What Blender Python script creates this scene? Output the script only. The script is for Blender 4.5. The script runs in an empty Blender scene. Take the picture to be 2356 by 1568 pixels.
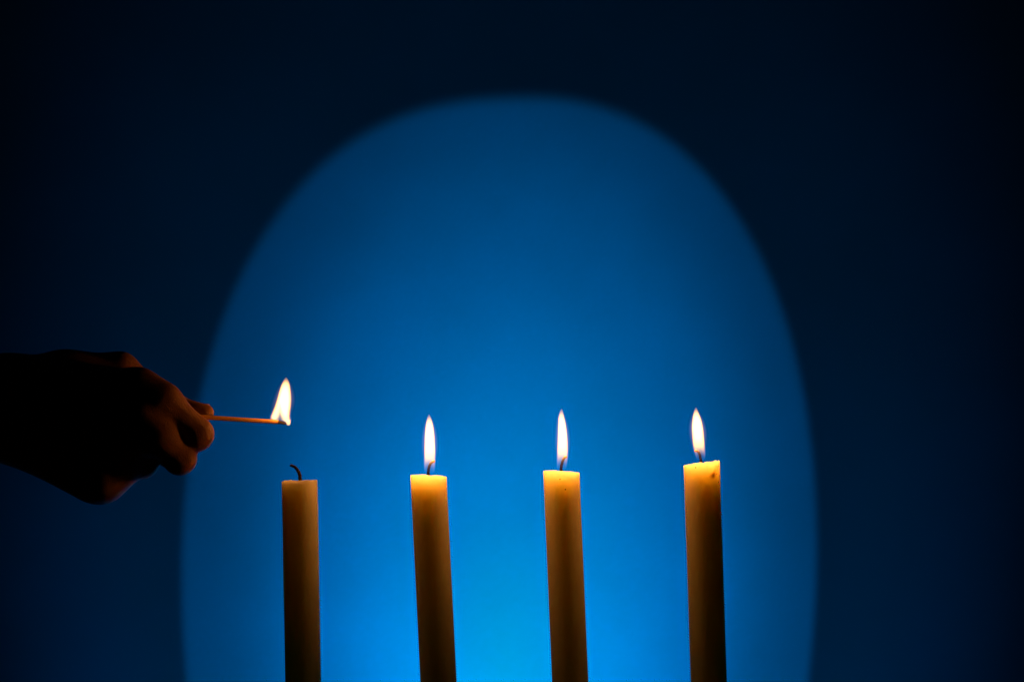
import bpy, bmesh, math, random
import numpy as np
from mathutils import Vector, Matrix

scene = bpy.context.scene
col = scene.collection
random.seed(4)
rng = np.random.default_rng(7)

# ------------------------------------------------------------------ camera
CAM_Y, CAM_Z, PITCH = -1.60, 0.197, math.radians(2.95)
FPX = 6038.0                      # focal length in units of a 2355 px wide frame
S = 1.60 / FPX                    # metres per such unit at the candles' distance
WALL_Y = 0.80

cam_d = bpy.data.cameras.new('camera')
cam = bpy.data.objects.new('camera', cam_d)
col.objects.link(cam)
cam.location = (0, CAM_Y, CAM_Z)
cam.rotation_euler = (math.radians(90) + PITCH, 0, 0)
cam_d.sensor_width = 36
cam_d.sensor_fit = 'HORIZONTAL'
cam_d.lens = 36 * FPX / 2355
cam_d.clip_start, cam_d.clip_end = 0.05, 50
cam_d.dof.use_dof = True
cam_d.dof.focus_distance = 1.60
cam_d.dof.aperture_fstop = 4.2
scene.camera = cam


def at(px, py, Y=0.0):
    """photograph position (2355 wide) at depth Y -> point in the place"""
    xc, yc = (px - 1177.5) / FPX, (784 - py) / FPX
    d = Vector((xc, math.cos(PITCH) - yc * math.sin(PITCH), math.sin(PITCH) + yc * math.cos(PITCH)))
    return Vector((0, CAM_Y, CAM_Z)) + d * ((Y - CAM_Y) / d.y)


# ------------------------------------------------------------------ world: a dark room
world = bpy.data.worlds.new('World')
scene.world = world
world.use_nodes = True
world.node_tree.nodes['Background'].inputs[0].default_value = (0, 0, 0, 1)
world.node_tree.nodes['Background'].inputs[1].default_value = 0.0

scene.view_settings.view_transform = 'Standard'
scene.view_settings.look = 'None'
scene.view_settings.exposure = 0
scene.view_settings.gamma = 1
scene.render.engine = 'CYCLES'
scene.cycles.use_denoising = True
scene.cycles.sample_clamp_indirect = 4
scene.cycles.volume_step_rate = 0.2
scene.cycles.volume_max_steps = 256


# ------------------------------------------------------------------ node helpers
class NT:
    def __init__(self, tree, clear=True):
        self.t = tree
        if clear:
            tree.nodes.clear()

    def n(self, kind, **kw):
        nd = self.t.nodes.new(kind)
        for k, v in kw.items():
            setattr(nd, k, v)
        return nd

    def link(self, a, b):
        self.t.links.new(a, b)

    def put(self, sock, v):
        if isinstance(v, bpy.types.NodeSocket):
            self.t.links.new(v, sock)
        else:
            sock.default_value = v

    def m(self, op, a, b=None, c=None, clamp=False):
        nd = self.n('ShaderNodeMath', operation=op, use_clamp=clamp)
        for i, v in enumerate((a, b, c)):
            if v is not None:
                self.put(nd.inputs[i], v)
        return nd.outputs[0]

    def smooth(self, v, lo, hi, tlo=0.0, thi=1.0):
        nd = self.n('ShaderNodeMapRange', interpolation_type='SMOOTHSTEP')
        self.put(nd.inputs[0], v)
        for i, x in enumerate((lo, hi, tlo, thi)):
            self.put(nd.inputs[i + 1], x)
        return nd.outputs[0]

    def curve(self, v, pts):
        nd = self.n('ShaderNodeFloatCurve')
        cv = nd.mapping.curves[0]
        while len(cv.points) > 2:
            cv.points.remove(cv.points[1])
        cv.points[0].location = pts[0]
        cv.points[1].location = pts[-1]
        for p in pts[1:-1]:
            cv.points.new(*p)
        for p in cv.points:
            p.handle_type = 'AUTO_CLAMPED'
        nd.mapping.update()
        self.put(nd.inputs['Value'], v)
        return nd.outputs[0]

    def ramp(self, v, stops, interp='LINEAR'):
        nd = self.n('ShaderNodeValToRGB')
        cr = nd.color_ramp
        cr.interpolation = interp
        while len(cr.elements) > 1:
            cr.elements.remove(cr.elements[0])
        cr.elements[0].position = stops[0][0]
        cr.elements[0].color = (*stops[0][1], 1)
        for p, c in stops[1:]:
            e = cr.elements.new(p)
            e.color = (*c, 1)
        self.put(nd.inputs[0], v)
        return nd.outputs[0]

    def mix(self, f, a, b, mode='MIX'):
        nd = self.n('ShaderNodeMix', data_type='RGBA', blend_type=mode)
        self.put(nd.inputs[0], f)
        self.put(nd.inputs[6], a)
        self.put(nd.inputs[7], b)
        return nd.outputs[2]

    def noise(self, vec, scale, detail=3, rough=0.5):
        nd = self.n('ShaderNodeTexNoise')
        nd.inputs['Scale'].default_value = scale
        nd.inputs['Detail'].default_value = detail
        nd.inputs['Roughness'].default_value = rough
        self.link(vec, nd.inputs['Vector'])
        return nd.outputs[0]


def material(name):
    m = bpy.data.materials.new(name)
    m.use_nodes = True
    return m, NT(m.node_tree)


def principled(nt, **kw):
    b = nt.n('ShaderNodeBsdfPrincipled')
    o = nt.n('ShaderNodeOutputMaterial')
    nt.link(b.outputs[0], o.inputs[0])
    for k, v in kw.items():
        nt.put(b.inputs[k.replace('_', ' ')], v)
    return b


def bump(nt, bsdf, height, strength, dist):
    bp = nt.n('ShaderNodeBump')
    bp.inputs['Strength'].default_value = strength
    bp.inputs['Distance'].default_value = dist
    nt.link(height, bp.inputs['Height'])
    nt.link(bp.outputs[0], bsdf.inputs['Normal'])


# ------------------------------------------------------------------ the blue gelled flash on the floor behind the table
# a snooted lamp below the frame, close to the wall, aimed up at it: its cone meets the wall in a tall ellipse
HALF = 14.19                                        # half angle of the beam, degrees


def heading(elev, azim):
    e, a = math.radians(elev), math.radians(azim)
    return Vector((math.sin(a) * math.cos(e), math.cos(a) * math.cos(e), math.sin(e)))


flash_d = bpy.data.lights.new('flash', 'SPOT')
flash = bpy.data.objects.new('flash', flash_d)
col.objects.link(flash)
flash.location = (-.0333, WALL_Y - .6316, -.930)
quat = heading(52.6, 1.62).to_track_quat('-Z', 'Y')
flash.rotation_euler = quat.to_euler()
flash_d.spot_size = math.radians(150)
flash_d.spot_blend = 0.3
flash_d.shadow_soft_size = 0.002
flash_d.energy = 482
flash_d.use_nodes = True
nt = NT(flash_d.node_tree)
tc = nt.n('ShaderNodeTexCoord')
sp = nt.n('ShaderNodeSeparateXYZ')
nt.link(tc.outputs['Normal'], sp.inputs[0])
# the snoot's mouth is very slightly squared: distance from the axis by the 2.4-norm
tx = nt.m('POWER', nt.m('ABSOLUTE', nt.m('DIVIDE', sp.outputs[0], sp.outputs[2])), 2.39)
ty = nt.m('POWER', nt.m('ABSOLUTE', nt.m('DIVIDE', sp.outputs[1], sp.outputs[2])), 2.39)
psi = nt.m('DIVIDE', nt.m('ARCTANGENT', nt.m('POWER', nt.m('ADD', tx, ty), 1 / 2.39)), math.radians(60))
q = HALF / 60
# the tube's hot spot sits a little off the axis of the snoot
hot = -(quat.inverted() @ heading(56.5, 2.5))
dot = nt.n('ShaderNodeVectorMath', operation='DOT_PRODUCT')
nt.link(tc.outputs['Normal'], dot.inputs[0])
dot.inputs[1].default_value = hot
cosh_ = dot.outputs['Value']
psh = nt.m('DIVIDE', nt.m('ARCCOSINE', nt.m('MINIMUM', nt.m('ABSOLUTE', cosh_), 1.0)), math.radians(60))
beam = nt.curve(psh, [(a / 60, v / 1.94) for a, v in ((0, 1.91), (2, 1.92), (3.7, 1.87), (5, 1.74), (6, 1.57), (7.5, 1.28), (9, .98), (10.5, .60), (12, .38), (13.5, .28), (16, .22), (20, .2), (60, .2))])
edge = nt.smooth(psi, q * 0.991, q * 1.007, 1.0, 0.0)
# what leaks round the snoot
dot2 = nt.n('ShaderNodeVectorMath', operation='DOT_PRODUCT')
nt.link(tc.outputs['Normal'], dot2.inputs[0])
dot2.inputs[1].default_value = -(quat.inverted() @ heading(50, 1.7))
pss = nt.m('DIVIDE', nt.m('ARCCOSINE', nt.m('MINIMUM', nt.m('ABSOLUTE', dot2.outputs['Value']), 1.0)), math.radians(60))
spill = nt.curve(pss, [(a / 60, v) for a, v in ((0, .052), (17, .052), (18.5, .049), (20, .041), (21, .033), (22, .024), (23, .015), (25, .006), (30, .002), (60, .0005))])
strength = nt.m('ADD', nt.m('MULTIPLY', beam, edge), spill)
gel = nt.ramp(psh, [(0, (0.0, .515, 1.0)), (2 / 60, (0.0, .465, 1.0)), (3.7 / 60, (0.0, .40, 1.0)), (5.5 / 60, (0.0, .375, 1.0)), (8 / 60, (0.0, .345, 1.0)), (15 / 60, (0.0, .335, 1.0)), (19 / 60, (0.0, .29, 1.0)), (1, (.0, .27, 1.0))])
em = nt.n('ShaderNodeEmission')
nt.link(gel, em.inputs[0])
nt.link(strength, em.inputs[1])
lo = nt.n('ShaderNodeOutputLight')
nt.link(em.outputs[0], lo.inputs[0])


# ------------------------------------------------------------------ mesh helpers
def link(name, verts, faces, mat, parent=None, smooth=True):
    me = bpy.data.meshes.new(name)
    me.from_pydata([tuple(v) for v in verts], [], [tuple(f) for f in faces])
    me.update()
    if smooth:
        me.polygons.foreach_set('use_smooth', [True] * len(me.polygons))
    me.materials.append(mat)
    o = bpy.data.objects.new(name, me)
    col.objects.link(o)
    o.parent = parent
    return o


def tag(o, label, cat, group=None):
    o['label'], o['category'] = label, cat
    if group:
        o['group'] = group


def empty(name, loc):
    o = bpy.data.objects.new(name, None)
    o.empty_display_size = .02
    o.location = loc
    col.objects.link(o)
    return o


def loft(rings, cap0=True, cap1=True):
    """rings: equal-length lists of points -> verts, faces"""
    n = len(rings[0])
    V = [p for r in rings for p in r]
    F = []
    for i in range(len(rings) - 1):
        for k in range(n):
            a, b = i * n + k, i * n + (k + 1) % n
            F.append((a, b, b + n, a + n))
    if cap0:
        F.append(tuple(range(n - 1, -1, -1)))
    if cap1:
        F.append(tuple(range((len(rings) - 1) * n, len(rings) * n)))
    return V, F


def resample(pts, n):
    """Catmull-Rom through pts -> n points with tangents"""
    P = [Vector(p) for p in pts]
    P = [P[0] * 2 - P[1]] + P + [P[-1] * 2 - P[-2]]
    out = []
    for i in range(n):
        t = i / (n - 1) * (len(P) - 3)
        k = min(int(t), len(P) - 4)
        f = t - k
        a, b, c, d = P[k:k + 4]
        out.append(.5 * ((2 * b) + (c - a) * f + (2 * a - 5 * b + 4 * c - d) * f * f + (3 * b - a - 3 * c + d) * f ** 3))
    return out


# ------------------------------------------------------------------ the setting
m_wall, nt = material('blue_wall_paint')
tcw = nt.n('ShaderNodeTexCoord')
nz = nt.noise(tcw.outputs['Object'], 4.5, 6, .62)
wc = nt.mix(nt.smooth(nz, .3, .7), (.001, .119, .142, 1), (.001, .138, .172, 1))
b = principled(nt, Base_Color=wc, Roughness=.92)
b.inputs['Specular IOR Level'].default_value = .1
bump(nt, b, nt.noise(tcw.outputs['Object'], 90, 4), .12, .003)
wall = link('wall', [(-2.5, WALL_Y, -1.3), (2.5, WALL_Y, -1.3), (2.5, WALL_Y, 2), (-2.5, WALL_Y, 2)], [(0, 1, 2, 3)], m_wall, smooth=False)
wall['kind'] = 'structure'

m_table, nt = material('dark_table')
principled(nt, Base_Color=(.012, .009, .007, 1), Roughness=.6)
V = [(x, y, z) for z in (-.03, 0) for x, y in ((-.5, -.16), (.5, -.16), (.5, .09), (-.5, .09))]
table = link('table_top', V, [(3, 2, 1, 0), (4, 5, 6, 7), (0, 1, 5, 4), (1, 2, 6, 5), (2, 3, 7, 6), (3, 0, 4, 7)], m_table, smooth=False)
table['kind'] = 'structure'


# ------------------------------------------------------------------ materials of the candles
def wax_material(name, specks=(), smudge=None):
    m, nt = material(name)
    tc = nt.n('ShaderNodeTexCoord')
    P = tc.outputs['Object']
    base = nt.mix(nt.smooth(nt.noise(P, 160, 3), .35, .65), (.95, .80, .48, 1), (.97, .84, .54, 1))

    def spot(c, r, sx=1.0, soft=.6):
        vm = nt.n('ShaderNodeVectorMath', operation='SUBTRACT')
        nt.link(P, vm.inputs[0])
        vm.inputs[1].default_value = c
        vs = nt.n('ShaderNodeVectorMath', operation='MULTIPLY')
        nt.link(vm.outputs[0], vs.inputs[0])
        vs.inputs[1].default_value = (sx, 1, 1)
        ln = nt.n('ShaderNodeVectorMath', operation='LENGTH')
        nt.link(vs.outputs[0], ln.inputs[0])
        return nt.smooth(ln.outputs['Value'], r * soft, r, 1.0, 0.0)
    for c, r in specks:
        base = nt.mix(spot(c, r), base, (.03, .015, .006, 1))
    for c, r, op in (smudge or ()):
        base = nt.mix(nt.m('MULTIPLY', spot(c, r, 1.2, .0), op), base, (.06, .03, .008, 1))
    b = principled(nt, Base_Color=base, Roughness=.38, IOR=1.43)
    b.subsurface_method = 'RANDOM_WALK'
    b.inputs['Subsurface Weight'].default_value = 1
    b.inputs['Subsurface Radius'].default_value = (1.0, .78, .42)
    b.inputs['Subsurface Scale'].default_value = .027
    b.inputs['Specular IOR Level'].default_value = .35
    mpw = nt.n('ShaderNodeMapping')
    mpw.inputs['Scale'].default_value = (1, 1, .12)
    nt.link(P, mpw.inputs[0])
    scr = nt.smooth(nt.noise(mpw.outputs[0], 700, 2), .60, .72)
    h = nt.m('ADD', nt.noise(P, 420, 3), nt.m('MULTIPLY', nt.noise(P, 90, 2), 1.6))
    h = nt.m('SUBTRACT', h, nt.m('MULTIPLY', scr, .5))
    bump(nt, b, h, .28, .0008)
    return m


m_wick, nt = material('burnt_wick')
tc = nt.n('ShaderNodeTexCoord')
wv = nt.n('ShaderNodeTexVoronoi')
wv.inputs['Scale'].default_value = 900
nt.link(tc.outputs['Object'], wv.inputs['Vector'])
principled(nt, Base_Color=nt.ramp(wv.outputs['Distance'], [(0, (.09, .05, .03)), (.35, (.02, .013, .01)), (1, (.008, .006, .006))]), Roughness=.75)

# a lit wick: black below, flame-lit tan painted in above, its last millimetre an ember
def ember_material(tip, length):
    m, nt = material('lit_wick')
    tc = nt.n('ShaderNodeTexCoord')
    vm = nt.n('ShaderNodeVectorMath', operation='DISTANCE')
    nt.link(tc.outputs['Object'], vm.inputs[0])
    vm.inputs[1].default_value = tip
    d = vm.outputs['Value']
    c = nt.ramp(nt.m('DIVIDE', d, length), [(0, (.55, .26, .08)), (.25, (.16, .085, .04)), (.50, (.03, .018, .014)), (.68, (.006, .004, .005))])
    b = principled(nt, Base_Color=c, Roughness=.8)
    b.inputs['Emission Color'].default_value = (1, .22, .02, 1)
    nt.link(nt.smooth(d, .0003, .0016, .9, 0), b.inputs['Emission Strength'])
    return m


# ------------------------------------------------------------------ flames: glowing gas, a volume with its own shape
def flame(parent, base_px, rows, depth=0.0, depth_k=1.0, glow=.094, core=850.0, hollow=None, start=(.12, .56), aura=1.0, name='flame', dwid=None):
    """rows: (y, xleft, xright) outline of the luminous body from base to tip"""
    bx, by = base_px
    tipy = rows[-1][0]
    H = (by - tipy) * S
    u = [(by - r[0]) * S / H for r in rows]
    C = [((r[1] + r[2]) / 2 - bx) * S for r in rows]
    W = [max((r[2] - r[1]) / 2 * S, 1e-5) for r in rows]
    K = .024
    m, nt = material('flame_gas')
    tc = nt.n('ShaderNodeTexCoord')
    sx = nt.n('ShaderNodeSeparateXYZ')
    nt.link(tc.outputs['Object'], sx.inputs[0])
    x, y, z = sx.outputs
    un = nt.m('DIVIDE', z, H)
    cc = nt.m('MULTIPLY', nt.m('SUBTRACT', nt.curve(un, [(a, .5 + c / (2 * K)) for a, c in zip(u, C)]), .5), 2 * K)
    ww = nt.m('MAXIMUM', nt.m('MULTIPLY', nt.curve(un, [(a, w / K) for a, w in zip(u, W)]), K), 1e-5)
    dx = nt.m('SUBTRACT', x, cc)
    dd = ww if dwid is None else nt.m('MULTIPLY', nt.curve(un, [(a, w / K) for a, w in zip(u, dwid)]), K)
    rx = nt.m('DIVIDE', dx, ww)
    ry = nt.m('DIVIDE', nt.m('DIVIDE', y, dd), depth_k)
    rho = nt.m('SQRT', nt.m('ADD', nt.m('POWER', nt.m('ABSOLUTE', rx), 2.0), nt.m('POWER', nt.m('ABSOLUTE', ry), 2.0)))
    capped = nt.m('MULTIPLY', nt.smooth(un, .985, 1.02, 1, 0), nt.smooth(un, -.01, .02))
    body = nt.m('MULTIPLY', nt.smooth(rho, .74, 1.03, 1, 0), capped)
    # the lower, hollow part glows only near its skin
    us = nt.m('ADD', un, nt.m('MULTIPLY', nt.m('POWER', nt.m('MINIMUM', rho, 1.0), 3.0), .17))
    on = nt.smooth(us, *start)
    on = nt.m('POWER', on, 1.3)
    if hollow:
        hx, hz0, hw, hh = hollow
        ex = nt.m('DIVIDE', nt.m('ABSOLUTE', nt.m('SUBTRACT', x, nt.m('ADD', hx, nt.m('MULTIPLY', z, .0)))), hw)
        ez = nt.m('DIVIDE', nt.m('SUBTRACT', z, hz0), hh)
        hq = nt.m('ADD', ex, ez)
        on = nt.m('MULTIPLY', on, nt.m('ADD', nt.m('MULTIPLY', nt.smooth(hq, .1, 1.8), .96), .04))
    tipfade = nt.smooth(un, .80, 1.0, 1.0, .30)
    e_core = nt.m('MULTIPLY', nt.m('MULTIPLY', nt.m('MULTIPLY', body, on), tipfade), core)
    em1 = nt.n('ShaderNodeEmission')
    hue = nt.ramp(us, [(max(start[0], 0), (1.0, .62, .14)), (max(start[1], .05), (1.0, .66, .16)), (max(start[1], .05) + .12, (1.0, .62, .22)), (.8, (1, .62, .22)), (1, (1, .48, .10))])
    nt.put(em1.inputs[0], nt.mix(nt.smooth(rho, .55, .95), hue, (1, .40, .07, 1)))
    nt.link(e_core, em1.inputs[1])
    # blue root of the flame
    skin = nt.m('MULTIPLY', nt.smooth(rho, .35, .95), nt.smooth(rho, 1.0, 1.25, 1, 0))
    e_blue = nt.m('MULTIPLY', nt.m('MULTIPLY', skin, nt.smooth(un, .10, .42, 1, 0)), nt.m('MULTIPLY', nt.smooth(un, 0, .05), 26.0))
    em2 = nt.n('ShaderNodeEmission')
    em2.inputs[0].default_value = (.03, .30, 1, 1)
    nt.link(e_blue, em2.inputs[1])
    # faint violet veil of burnt gas round the body
    veil = nt.m('MULTIPLY', nt.smooth(rho, .95, 1.55, 1, 0), nt.m('MULTIPLY', nt.smooth(un, .25, .6), nt.smooth(un, .62, 1.0, 1, 0)))
    em3 = nt.n('ShaderNodeEmission')
    em3.inputs[0].default_value = (.70, .34, .42, 1)
    nt.link(nt.m('MULTIPLY', veil, 34.0 * aura), em3.inputs[1])
    a1 = nt.n('ShaderNodeAddShader')
    a2 = nt.n('ShaderNodeAddShader')
    nt.link(em1.outputs[0], a1.inputs[0]); nt.link(em2.outputs[0], a1.inputs[1])
    nt.link(a1.outputs[0], a2.inputs[0]); nt.link(em3.outputs[0], a2.inputs[1])
    out = nt.n('ShaderNodeOutputMaterial')
    nt.link(a2.outputs[0], out.inputs['Volume'])
    m.cycles.volume_step_rate = .35
    # the envelope that holds the gas
    rings = []
    N = 26
    for i in range(N + 1):
        uu = i / N
        c = float(np.interp(uu, u, C)); w = float(np.interp(uu, u, W))
        dw = w * depth_k if dwid is None else float(np.interp(uu, u, dwid)) * depth_k
        gx = w * (1.22 + .38 * math.exp(-((uu - .66) / .22) ** 2)) + .00025
        gy = dw * (1.22 + .38 * math.exp(-((uu - .66) / .22) ** 2)) + .00025
        zz = H * (uu * 1.015 + .0)
        rings.append([(c + gx * math.cos(k * math.tau / 24), gy * math.sin(k * math.tau / 24), zz) for k in range(24)])
    base = at(bx, by, depth)
    Vv, F = loft(rings)
    o = link(name, Vv, F, m, parent)
    o.location = base - parent.location
    for uu, share in ((.40, .32), (.66, .68)):
        ld = bpy.data.lights.new('flame_light', 'POINT')
        lob = bpy.data.objects.new('flame_light', ld)
        col.objects.link(lob)
        lob.parent = o
        lob.location = (float(np.interp(uu, u, C)), 0, H * uu)
        ld.energy = glow * share
        ld.color = (1.0, .325, .062)
        ld.shadow_soft_size = .0028
    return o


def wick(parent, pts, depth, r0, r1, mat, lit):
    P = [at(px, py, depth + dz) - parent.location for px, py, dz in pts]
    P = [P[0] + Vector((0, 0, -.0085))] + P
    Q = resample(P, 36)
    rings = []
    n = 12
    for i, p in enumerate(Q):
        t = (Q[min(i + 1, 35)] - Q[max(i - 1, 0)]).normalized()
        a = t.cross(Vector((0, 1, 0))).normalized()
        b_ = t.cross(a)
        f = i / 35
        r = r0 + (r1 - r0) * f
        if i == 35:
            r *= .8
        ring = []
        for k in range(n):
            an = k / n * math.tau
            # three plaited strands
            rr = r * (1 + .13 * math.cos(3 * (an + i * .42)) + random.uniform(-.05, .05))
            ring.append(p + a * (rr * math.cos(an)) + b_ * (rr * math.sin(an)))
        rings.append(ring)
    Vv, F = loft(rings)
    if lit:
        mat = ember_material(Q[-1], (Q[-1] - Q[12]).length)
    return link('wick', Vv, F, mat, parent)


RAD = 41.4 * S
def candle(top, bottom_x, rim, label, wick_pts, flame_args=None, seed=0, specks=(), smudge=None, cup=.0062):
    """top: centre of the rim; bottom_x: where the axis leaves the frame at its lower edge; rim: (offset -1..1, rise px)"""
    tw = at(*top)
    bw = at(bottom_x, 1568)
    axis = (tw - bw).normalized()
    foot = bw + axis * ((0.0005 - bw.z) / axis.z)
    root = empty('candle', (foot.x, foot.y, 0.0))
    tag(root, label, 'candle', 'four candles in a row')
    L = (tw - foot).length

    def on_front(px, py):
        p = at(px, py)
        c = foot + axis * ((p.z - foot.z) / axis.z)
        dx = p.x - c.x
        return (p.x - root.location.x, c.y - root.location.y - math.sqrt(max(RAD ** 2 - dx * dx, 0)), p.z)
    mat = wax_material('cream_wax', [(on_front(a, b_), r) for a, b_, r in specks], smudge and [(on_front(a, b_), r, op) for a, b_, r, op in smudge])
    rr = random.Random(seed)
    ph = [rr.uniform(0, 6.28) for _ in range(6)]
    N = 96
    o0 = foot - root.location
    ex = Vector((1, 0, 0)) - axis * axis.x
    ex.normalize()
    ey = axis.cross(ex) * -1
    ey = -ey if ey.y < 0 else ey
    rx = [r[0] for r in rim]; rz = [r[1] * S for r in rim]

    def rise(an):
        c = math.cos(an)
        s = math.sin(an)
        z = float(np.interp(c, rx, rz)) + c * RAD * axis.x      # rims are level, not square to the lean
        # the far side of the rim is a little lower and smoother
        if s > 0:
            z = z * (1 - .35 * s) - .0006 * s
        return z + .00009 * math.sin(4.3 * an + ph[0] + 2 * math.sin(3 * an)) + .00006 * math.sin(13 * an + ph[1] + 3 * math.sin(2 * an))
    rings = []
    hs = [0, .25, .5, .7, .82, .90, .95]
    zs = [h * L for h in hs] + [L - .0075, L - .005, L - .003, L - .0016]
    def R(an, z):
        return RAD * (1 + .006 * math.sin(2 * an + ph[2]) + .0035 * math.sin(z * 95 + ph[3]) * math.cos(an + ph[4]) + .0025 * math.sin(5 * an + ph[5] + z * 40))
    for z in zs:
        f = max(0, (z - (L - .0076)) / .0076)
        rings.append([o0 + axis * (z + f * rise(k / N * math.tau) * .9) + ex * (R(k / N * math.tau, z) * math.cos(k / N * math.tau)) + ey * (R(k / N * math.tau, z) * math.sin(k / N * math.tau)) for k in range(N)])
    # rim, lip and the shallow molten cup
    for rf, dz, keep in ((1.0, -.00045, 1), (.985, -.0001, 1), (.955, 0, 1), (.91, -.08 * cup, .9), (.84, -.34 * cup, .6), (.74, -.66 * cup, .3), (.62, -.86 * cup, .15), (.40, -1.0 * cup, .1), (.18, -1.0 * cup, 0), (.05, -.95 * cup, 0)):
        rings.append([o0 + axis * (L + rise(k / N * math.tau) * keep + dz) + ex * (R(k / N * math.tau, L) * rf * math.cos(k / N * math.tau)) + ey * (R(k / N * math.tau, L) * rf * math.sin(k / N * math.tau)) for k in range(N)])
    Vv, F = loft(rings)
    link('wax_stick', Vv, F, mat, root)
    wick(root, wick_pts[0], 0, wick_pts[1], wick_pts[2], m_wick, flame_args is not None)
    if flame_args:
        flame(root, **flame_args)
    return root


def z2(rows, ox, oy, k):
    """outline rows read off an enlargement"""
    return [(oy + r[0] * k, ox + r[1] * k, ox + r[2] * k) for r in rows]


# the unlit candle
candle((689, 1103.5), 697.2,
       [(-1, -3.2), (-.90, -2.8), (-.86, -1.2), (-.72, -.5), (-.55, .3), (-.45, .9), (-.40, .2), (-.34, -1.2), (-.1, -1.0), (.3, .2), (.7, .9), (.93, 1.2), (1, .8)],
       'unlit candle with a bare black wick curling left, nearest the hand',
       ([(690, 1104, 0), (689, 1091, 0), (684, 1080.5, -.001), (677, 1073, -.001), (667.5, 1069.5, 0)], .00120, .00080), seed=1, cup=.003)
# second candle
r2 = z2([(1030, 440, 545), (985, 424, 562), (930, 414, 572), (870, 411, 578), (800, 411, 581), (700, 412, 581), (600, 414, 577), (450, 420, 567), (300, 437, 543), (230, 454, 521), (190, 470, 502), (168, 484, 489)], 908.4, 925.2, .16097)
candle((985.3, 1093), 1008.6,
       [(-1, 1.0), (-.8, 1.2), (-.6, 2.4), (-.3, 1.9), (-.1, 1.8), (.05, .2), (.3, .2), (.45, .8), (.7, .2), (.9, -1.4), (1, -2.6)],
       'lit candle second from the hand, its rim sloping down to the right',
       ([(984.8, 1092, 0), (985.6, 1080, 0), (988, 1070, 0), (992.8, 1063, 0), (1000, 1059.6, 0)], .00095, .00078),
       dict(base_px=(r2[0][1] / 2 + r2[0][2] / 2, r2[0][0]), rows=r2), seed=2)
# third candle
r3 = z2([(980, 440, 552), (930, 432, 566), (880, 430, 577), (800, 429, 590), (700, 430, 595), (600, 434, 593), (450, 440, 583), (300, 445, 563), (200, 453, 541), (140, 470, 525), (105, 487, 513), (88, 498, 503)], 1211.2, 925.2, .16097)
candle((1290.8, 1083.5), 1311.5,
       [(-1, 1.0), (-.8, 2.0), (-.4, 2.2), (-.2, 1.2), (0, .6), (.5, .2), (.75, -1.2), (1, -2.6)],
       'lit candle between two other lit candles, with tiny specks below its wick',
       ([(1290.4, 1083.5, 0), (1291, 1071.7, 0), (1294, 1060.4, 0), (1298, 1052.4, 0), (1303.8, 1049.5, 0)], .00095, .00078),
       dict(base_px=(r3[0][1] / 2 + r3[0][2] / 2, r3[0][0]), rows=r3), seed=3,
       specks=[(1287, 1101.5, .0005), (1299.4, 1124.8, .0005)])
# fourth candle
r4 = z2([(895, 400, 485), (850, 385, 508), (800, 368, 517), (750, 352, 517), (700, 340, 515), (600, 328, 508), (500, 321, 500), (400, 318, 487), (300, 326, 465), (200, 346, 427), (150, 364, 405), (120, 382, 388)], 1539.2, 916.8, .16097)
candle((1613.4, 1062), 1630,
       [(-1, -8.0), (-.9, -6.8), (-.7, -4.8), (-.3, -2.6), (-.15, -.4), (0, -1.6), (.06, -2.4), (.12, -.2), (.3, .4), (.6, .8), (.66, 3.2), (.74, 3.8), (.85, 2.6), (.94, 2.4), (.97, 3.8), (1, 3.6)],
       'rightmost lit candle with a chipped raised rim and a dark smudge',
       ([(1612.4, 1063.5, 0), (1610.8, 1053.6, 0), (1608.4, 1042.4, 0), (1604.4, 1037.5, 0), (1597, 1035.6, 0)], .00090, .0007),
       dict(base_px=(r4[0][1] / 2 + r4[0][2] / 2, r4[0][0]), rows=r4), seed=4,
       specks=[(1597.1, 1075, .0005), (1646.2, 1089, .0005), (1650, 1108.4, .0005), (1651.5, 1071.5, .0005)],
       smudge=[(1638, 1093.5, .0025, .80), (1639.5, 1088, .0022, .55), (1642.5, 1081, .0022, .35), (1645.5, 1073, .0020, .25), (1634.5, 1094, .0030, .4)])


# ------------------------------------------------------------------ the match
MATCH_Y = .002
m_wood, nt = material('match_wood')
tc = nt.n('ShaderNodeTexCoord')
mp = nt.n('ShaderNodeMapping')
mp.inputs['Scale'].default_value = (25, 500, 500)
nt.link(tc.outputs['Object'], mp.inputs[0])
gr = nt.noise(mp.outputs[0], 3, 4)
sx = nt.n('ShaderNodeSeparateXYZ')
nt.link(tc.outputs['Object'], sx.inputs[0])
wood = nt.mix(nt.smooth(gr, .3, .7), (.70, .30, .02, 1), (.85, .42, .05, 1))
b = principled(nt, Base_Color=wood, Roughness=.6)
bump(nt, b, gr, .5, .0004)
m_char, nt = material('charred_match')
tc = nt.n('ShaderNodeTexCoord')
ch = nt.noise(tc.outputs['Object'], 1500, 4)
b = principled(nt, Base_Color=nt.ramp(ch, [(.3, (.008, .005, .004)), (.55, (.03, .014, .006)), (.7, (.16, .07, .02))]), Roughness=.8)
bump(nt, b, ch, .8, .0005)

mroot_loc = at(485, 961, MATCH_Y)
mt = empty('matchstick', mroot_loc)
tag(mt, 'burning wooden matchstick with a blackened tip pinched between thumb and finger', 'matchstick')


MSLOPE = .018 / 175.0            # the stick also points away from the camera
def my(px):
    return MATCH_Y + (px - 485) * MSLOPE


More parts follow.
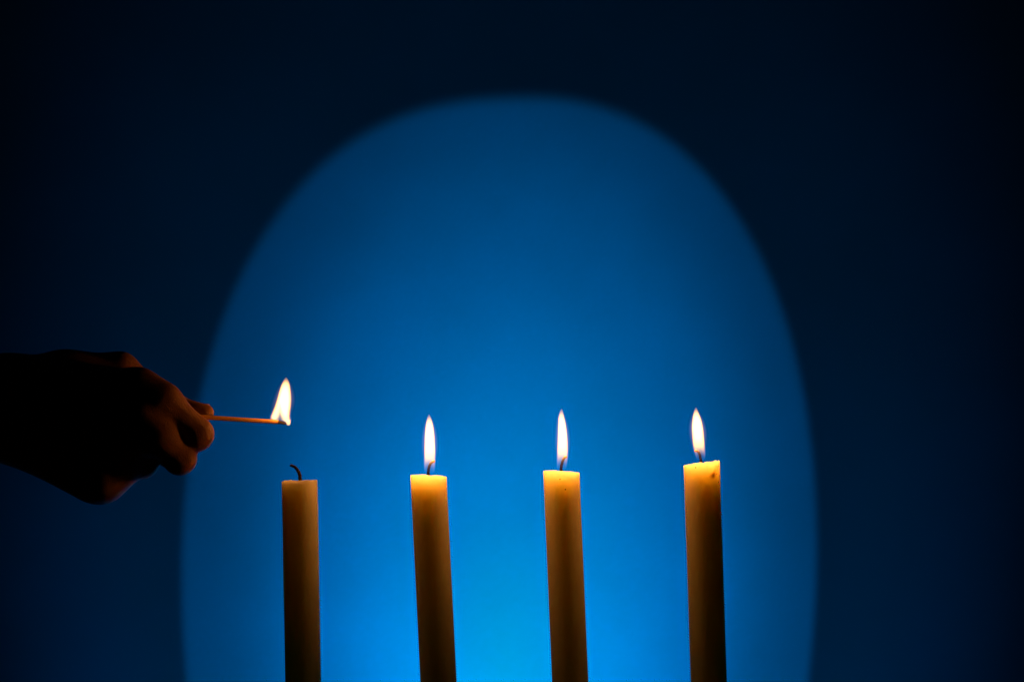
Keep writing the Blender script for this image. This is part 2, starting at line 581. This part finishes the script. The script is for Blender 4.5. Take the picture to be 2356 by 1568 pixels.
def bar(pts, radii, mat, name, jag=0.0, seg=8):
    """square stick turned on its edge along a path"""
    P = [at(px, py, my(px)) - mroot_loc for px, py in pts]
    n = 40
    Q = resample(P, n)
    rings = []
    for i, p in enumerate(Q):
        t = (Q[min(i + 1, n - 1)] - Q[max(i - 1, 0)]).normalized()
        up = Vector((0, 1, 0)).cross(t) * -1
        up = -up if up.z < 0 else up
        dp = Vector((0, 1, 0))
        r = float(np.interp(i / (n - 1), np.linspace(0, 1, len(radii)), radii))
        ring = []
        for k in range(seg):
            an = k / seg * math.tau + .42
            q = 1.0 if k % 2 == 0 else .80          # eased corners of a square section
            q *= 1 + random.uniform(-jag, jag)
            ring.append(p + up * (r * q * math.sin(an)) + dp * (r * q * math.cos(an)))
        rings.append(ring)
    Vv, F = loft(rings)
    return link(name, Vv, F, mat, mt, smooth=False)


bar([(408, 954.5), (485, 960.3), (560, 965.2), (626, 969.2), (640, 970.2)], [.00172, .00170, .00162, .00152, .00138], m_wood, 'stick', .015)
bar([(637, 970.0), (646, 971.2), (654, 973.2), (659.5, 974.8)], [.00136, .00128, .00095, .00035], m_char, 'charred_tip', .10)
rm = z2([(752, 1958, 1990), (735, 1948, 2003), (712, 1938, 2008), (694, 1905, 2008), (662, 1738, 2008), (640, 1742, 2004), (600, 1757, 2005), (500, 1797, 2014), (400, 1828, 2017), (300, 1856, 2008), (240, 1877, 1999), (200, 1895, 1988), (160, 1920, 1968), (138, 1940, 1950)], 302.8, 841.1, .18237)
bx0 = (rm[0][1] + rm[0][2]) / 2
flame(mt, (bx0, rm[0][0]), rm, depth=my(648), glow=.046, core=700, aura=.5, start=(-.35, .0), name='flame',
      hollow=((302.8 + 1868 * .18237 - bx0) * S, (rm[0][0] - (841.1 + 690 * .18237)) * S, 70 * .18237 * S, 190 * .18237 * S),
      dwid=[.0008, .0016, .0022, .0028, .0034, .0038, .0042, .0044, .0040, .0032, .0025, .0019, .0010, .0003])


# ------------------------------------------------------------------ the hand: one surface grown round the bones
m_skin, nt = material('skin')
tc = nt.n('ShaderNodeTexCoord')
P = tc.outputs['Object']
sk = nt.mix(nt.smooth(nt.noise(P, 60, 4), .3, .7), (.29, .125, .038, 1), (.36, .165, .050, 1))
b = principled(nt, Base_Color=sk, Roughness=.5, IOR=1.4)
b.subsurface_method = 'RANDOM_WALK'
b.inputs['Subsurface Weight'].default_value = .85
b.inputs['Subsurface Radius'].default_value = (1, .35, .15)
b.inputs['Subsurface Scale'].default_value = .0035
b.inputs['Specular IOR Level'].default_value = .35
vr = nt.n('ShaderNodeTexVoronoi', feature='DISTANCE_TO_EDGE')
vr.inputs['Scale'].default_value = 950
mp = nt.n('ShaderNodeMapping')
mp.inputs['Scale'].default_value = (1, .55, .8)
mp.inputs['Rotation'].default_value = (0, .7, 0)
nt.link(P, mp.inputs[0])
nt.link(mp.outputs[0], vr.inputs['Vector'])
hgt = nt.m('ADD', nt.smooth(vr.outputs['Distance'], 0, .12), nt.m('MULTIPLY', nt.noise(P, 300, 4), 1.2))
bump(nt, b, hgt, .55, .0006)


def smin(a, b, k):
    h = np.clip(.5 + .5 * (b - a) / k, 0, 1)
    return b + (a - b) * h - k * h * (1 - h)


def build_hand():
    g = .00115
    lo_ = np.array([at(-760, 0, 0).x, -.055, at(0, 1200, 0).z]); hi_ = np.array([at(515, 0, 0).x, .062, at(0, 770, 0).z])
    nx, ny, nz = [int((h - l) / g) + 1 for l, h in zip(lo_, hi_)]
    X = (lo_[0] + g * np.arange(nx))[:, None, None].astype(np.float32)
    Y = (lo_[1] + g * np.arange(ny))[None, :, None].astype(np.float32)
    Z = (lo_[2] + g * np.arange(nz))[None, None, :].astype(np.float32)

    def pt(p):
        return np.array(at(p[0], p[1], p[2] * .001), dtype=np.float32)

    def seg(a, b, ra, rb, fy=1.0):
        """tapered capsule; fy < 1 flattens it in depth"""
        A, B = pt(a), pt(b)
        d = B - A
        px, py, pz = X - A[0], Y - A[1], Z - A[2]
        t = np.clip((px * d[0] + py * d[1] + pz * d[2]) / float(d @ d), 0, 1)
        q = np.sqrt((px - t * d[0]) ** 2 + ((py - t * d[1]) / fy) ** 2 + (pz - t * d[2]) ** 2)
        return q - (ra + (rb - ra) * t) * .001

    # palm and wrist (x, y in the photograph, depth in mm; negative is nearer)
    # (the forearm runs on to the left, out of the picture)
    palm = seg((-1000, 872, -8), (20, 888, -8), 19, 15.5)
    for a, b_, ra, rb, k in (
            ((-1000, 1016, -8), (15, 984, -8), 21, 15.5, .016),
            ((20, 890, -10), (318, 900, -9), 15, 12.0, .014),      # index metacarpal
            ((20, 922, -12), (326, 966, -14), 15, 12.2, .016),      # middle
            ((20, 950, -12), (280, 1022, -11), 15, 12.6, .016),     # ring
            ((25, 985, -8), (236, 1096, -5), 15, 12.8, .016),      # little
            ((40, 995, 5), (215, 1090, 4), 15, 15.0, .014),        # heel of the hand
            ((30, 890, 4), (150, 874, 9), 15, 15.5, .014),         # ball of the thumb
            ((150, 872, 9), (276, 853, 13), 15.5, 10.8, .010)):
        palm = smin(palm, seg(a, b_, ra, rb), k)
    # fingers
    fingers = []
    f = seg((318, 900, -9), (378, 923, -13.5), 12.0, 10.0)
    f = smin(f, seg((378, 923, -13.5), (452, 999, -9), 10.0, 9.5), .006)
    f = smin(f, seg((446, 992, -8), (452, 998, -8), 9.5, 9.9), .004)
    f = smin(f, seg((452, 998, -8), (415, 990, 14), 9.3, 8.0), .003)
    f = smin(f, seg((415, 990, 14), (385, 965, 25), 7.8, 6.6), .003)
    fingers.append(f)
    f = seg((326, 966, -14), (368, 1003, -17), 11.8, 10.4)
    f = smin(f, seg((368, 1003, -17), (414, 1054, -10), 10.4, 9.9), .006)
    f = smin(f, seg((414, 1054, -10), (372, 1035, 20), 9.6, 8.2), .003)
    f = smin(f, seg((372, 1035, 20), (335, 1005, 25), 8.0, 6.8), .003)
    fingers.append(f)
    f = seg((280, 1022, -11), (330, 1064, 0), 12.0, 9.0)
    f = smin(f, seg((330, 1064, 0), (290, 1035, 28), 8.8, 7.4), .003)
    fingers.append(f)
    f = seg((236, 1096, -5), (290, 1073, -3), 12.0, 9.4)
    f = smin(f, seg((290, 1073, -3), (250, 1050, 30), 7.8, 6.6), .003)
    fingers.append(f)
    # thumb, behind the forefinger
    f = seg((276, 853, 13), (388, 928, 15), 10.4, 8.2)
    f = smin(f, seg((388, 928, 15), (450, 951, 11), 8.2, 6.4), .005)
    f = smin(f, seg((450, 951, 11), (473, 949, 10), 6.4, 5.3), .004)
    fingers.append(f)
    D = None
    for i, f in enumerate(fingers):
        d = smin(palm, f, .012 if i < 4 else .006)
        D = d if D is None else smin(D, d, .0016)
    # naive surface nets
    ins = D < 0
    c8 = [(i, j, k) for i in (0, 1) for j in (0, 1) for k in (0, 1)]
    def sh(A, i, j, k):
        return A[i:nx - 1 + i, j:ny - 1 + j, k:nz - 1 + k]
    cnt = sum(sh(ins, *c).astype(np.int8) for c in c8)
    act = (cnt > 0) & (cnt < 8)
    idx = np.argwhere(act)
    vals = {c: D[idx[:, 0] + c[0], idx[:, 1] + c[1], idx[:, 2] + c[2]] for c in c8}
    acc = np.zeros((len(idx), 3)); num = np.zeros(len(idx))
    for a in c8:
        for b_ in c8:
            if a < b_ and sum(abs(x - y) for x, y in zip(a, b_)) == 1:
                va, vb = vals[a], vals[b_]
                cr = (va < 0) != (vb < 0)
                t = np.where(cr, va / np.where(cr, va - vb, 1), 0)
                p = np.array(a)[None] + t[:, None] * (np.array(b_) - np.array(a))[None]
                acc += np.where(cr[:, None], p, 0); num += cr
    vert = (idx + acc / num[:, None]) * g + lo_
    vid = -np.ones(act.shape, dtype=np.int64)
    vid[act] = np.arange(len(idx))
    quads = []
    for ax in range(3):
        o1, o2 = [(1, 2), (2, 0), (0, 1)][ax]
        sl0 = [slice(0, None)] * 3; sl1 = [slice(0, None)] * 3
        sl0[ax] = slice(0, -1); sl1[ax] = slice(1, None)
        a, b_ = ins[tuple(sl0)], ins[tuple(sl1)]
        e = np.argwhere(a != b_)
        ok = (e[:, o1] > 0) & (e[:, o2] > 0) & (e[:, o1] < act.shape[o1]) & (e[:, o2] < act.shape[o2]) & (e[:, ax] < act.shape[ax])
        e = e[ok]
        flip = a[tuple(e.T)]
        def at_(d1, d2):
            q = e.copy(); q[:, o1] += d1; q[:, o2] += d2
            return vid[tuple(q.T)]
        qd = np.stack([at_(-1, -1), at_(0, -1), at_(0, 0), at_(-1, 0)], 1)
        qd[~flip] = qd[~flip][:, ::-1]
        quads.append(qd)
    quads = np.concatenate(quads)
    quads = quads[(quads >= 0).all(1)]
    # relax a little
    for _ in range(3):
        s = np.zeros_like(vert); n = np.zeros(len(vert))
        for i in range(4):
            a, b_ = quads[:, i], quads[:, (i + 1) % 4]
            np.add.at(s, a, vert[b_]); np.add.at(n, a, 1)
            np.add.at(s, b_, vert[a]); np.add.at(n, b_, 1)
        vert = vert * .5 + .5 * s / np.maximum(n, 1)[:, None]
    return vert, quads


hv, hq = build_hand()
hroot_loc = at(0, 936, -.008)
hand = empty('hand', hroot_loc)
tag(hand, 'bare right hand reaching in from the left edge, holding a burning match', 'hand')
link('skin', hv - np.array(hroot_loc)[None], hq.tolist(), m_skin, hand)

# thumbnail: a thin curved plate on the far upper side of the thumb tip
m_nail, nt = material('fingernail')
principled(nt, Base_Color=(.50, .27, .14, 1), Roughness=.3)
ca, cb = at(452, 949.5, .0115), at(482, 947, .0108)
ax = (cb - ca).normalized()
up = Vector((0, .55, .83)); up = (up - ax * up.dot(ax)).normalized()
sd = ax.cross(up)
rings = []
for i in range(9):
    f = i / 8
    wdt = 1.15 * math.sqrt(max(0.05, 1 - ((f - .45) / .62) ** 4))
    r = (.0062 + (.0047 - .0062) * f) + .00025
    c = ca.lerp(cb, f)
    o_ = [c + up * (r * math.cos(k)) + sd * (r * math.sin(k)) for k in np.linspace(-.95 * wdt, .95 * wdt, 9)]
    n_ = [c + up * ((r - .0004) * math.cos(k)) + sd * ((r - .0004) * math.sin(k)) for k in np.linspace(.95 * wdt, -.95 * wdt, 9)]
    rings.append([p - hroot_loc for p in o_ + n_])
Vv, F = loft(rings)
link('thumbnail', Vv, F, m_nail, hand)
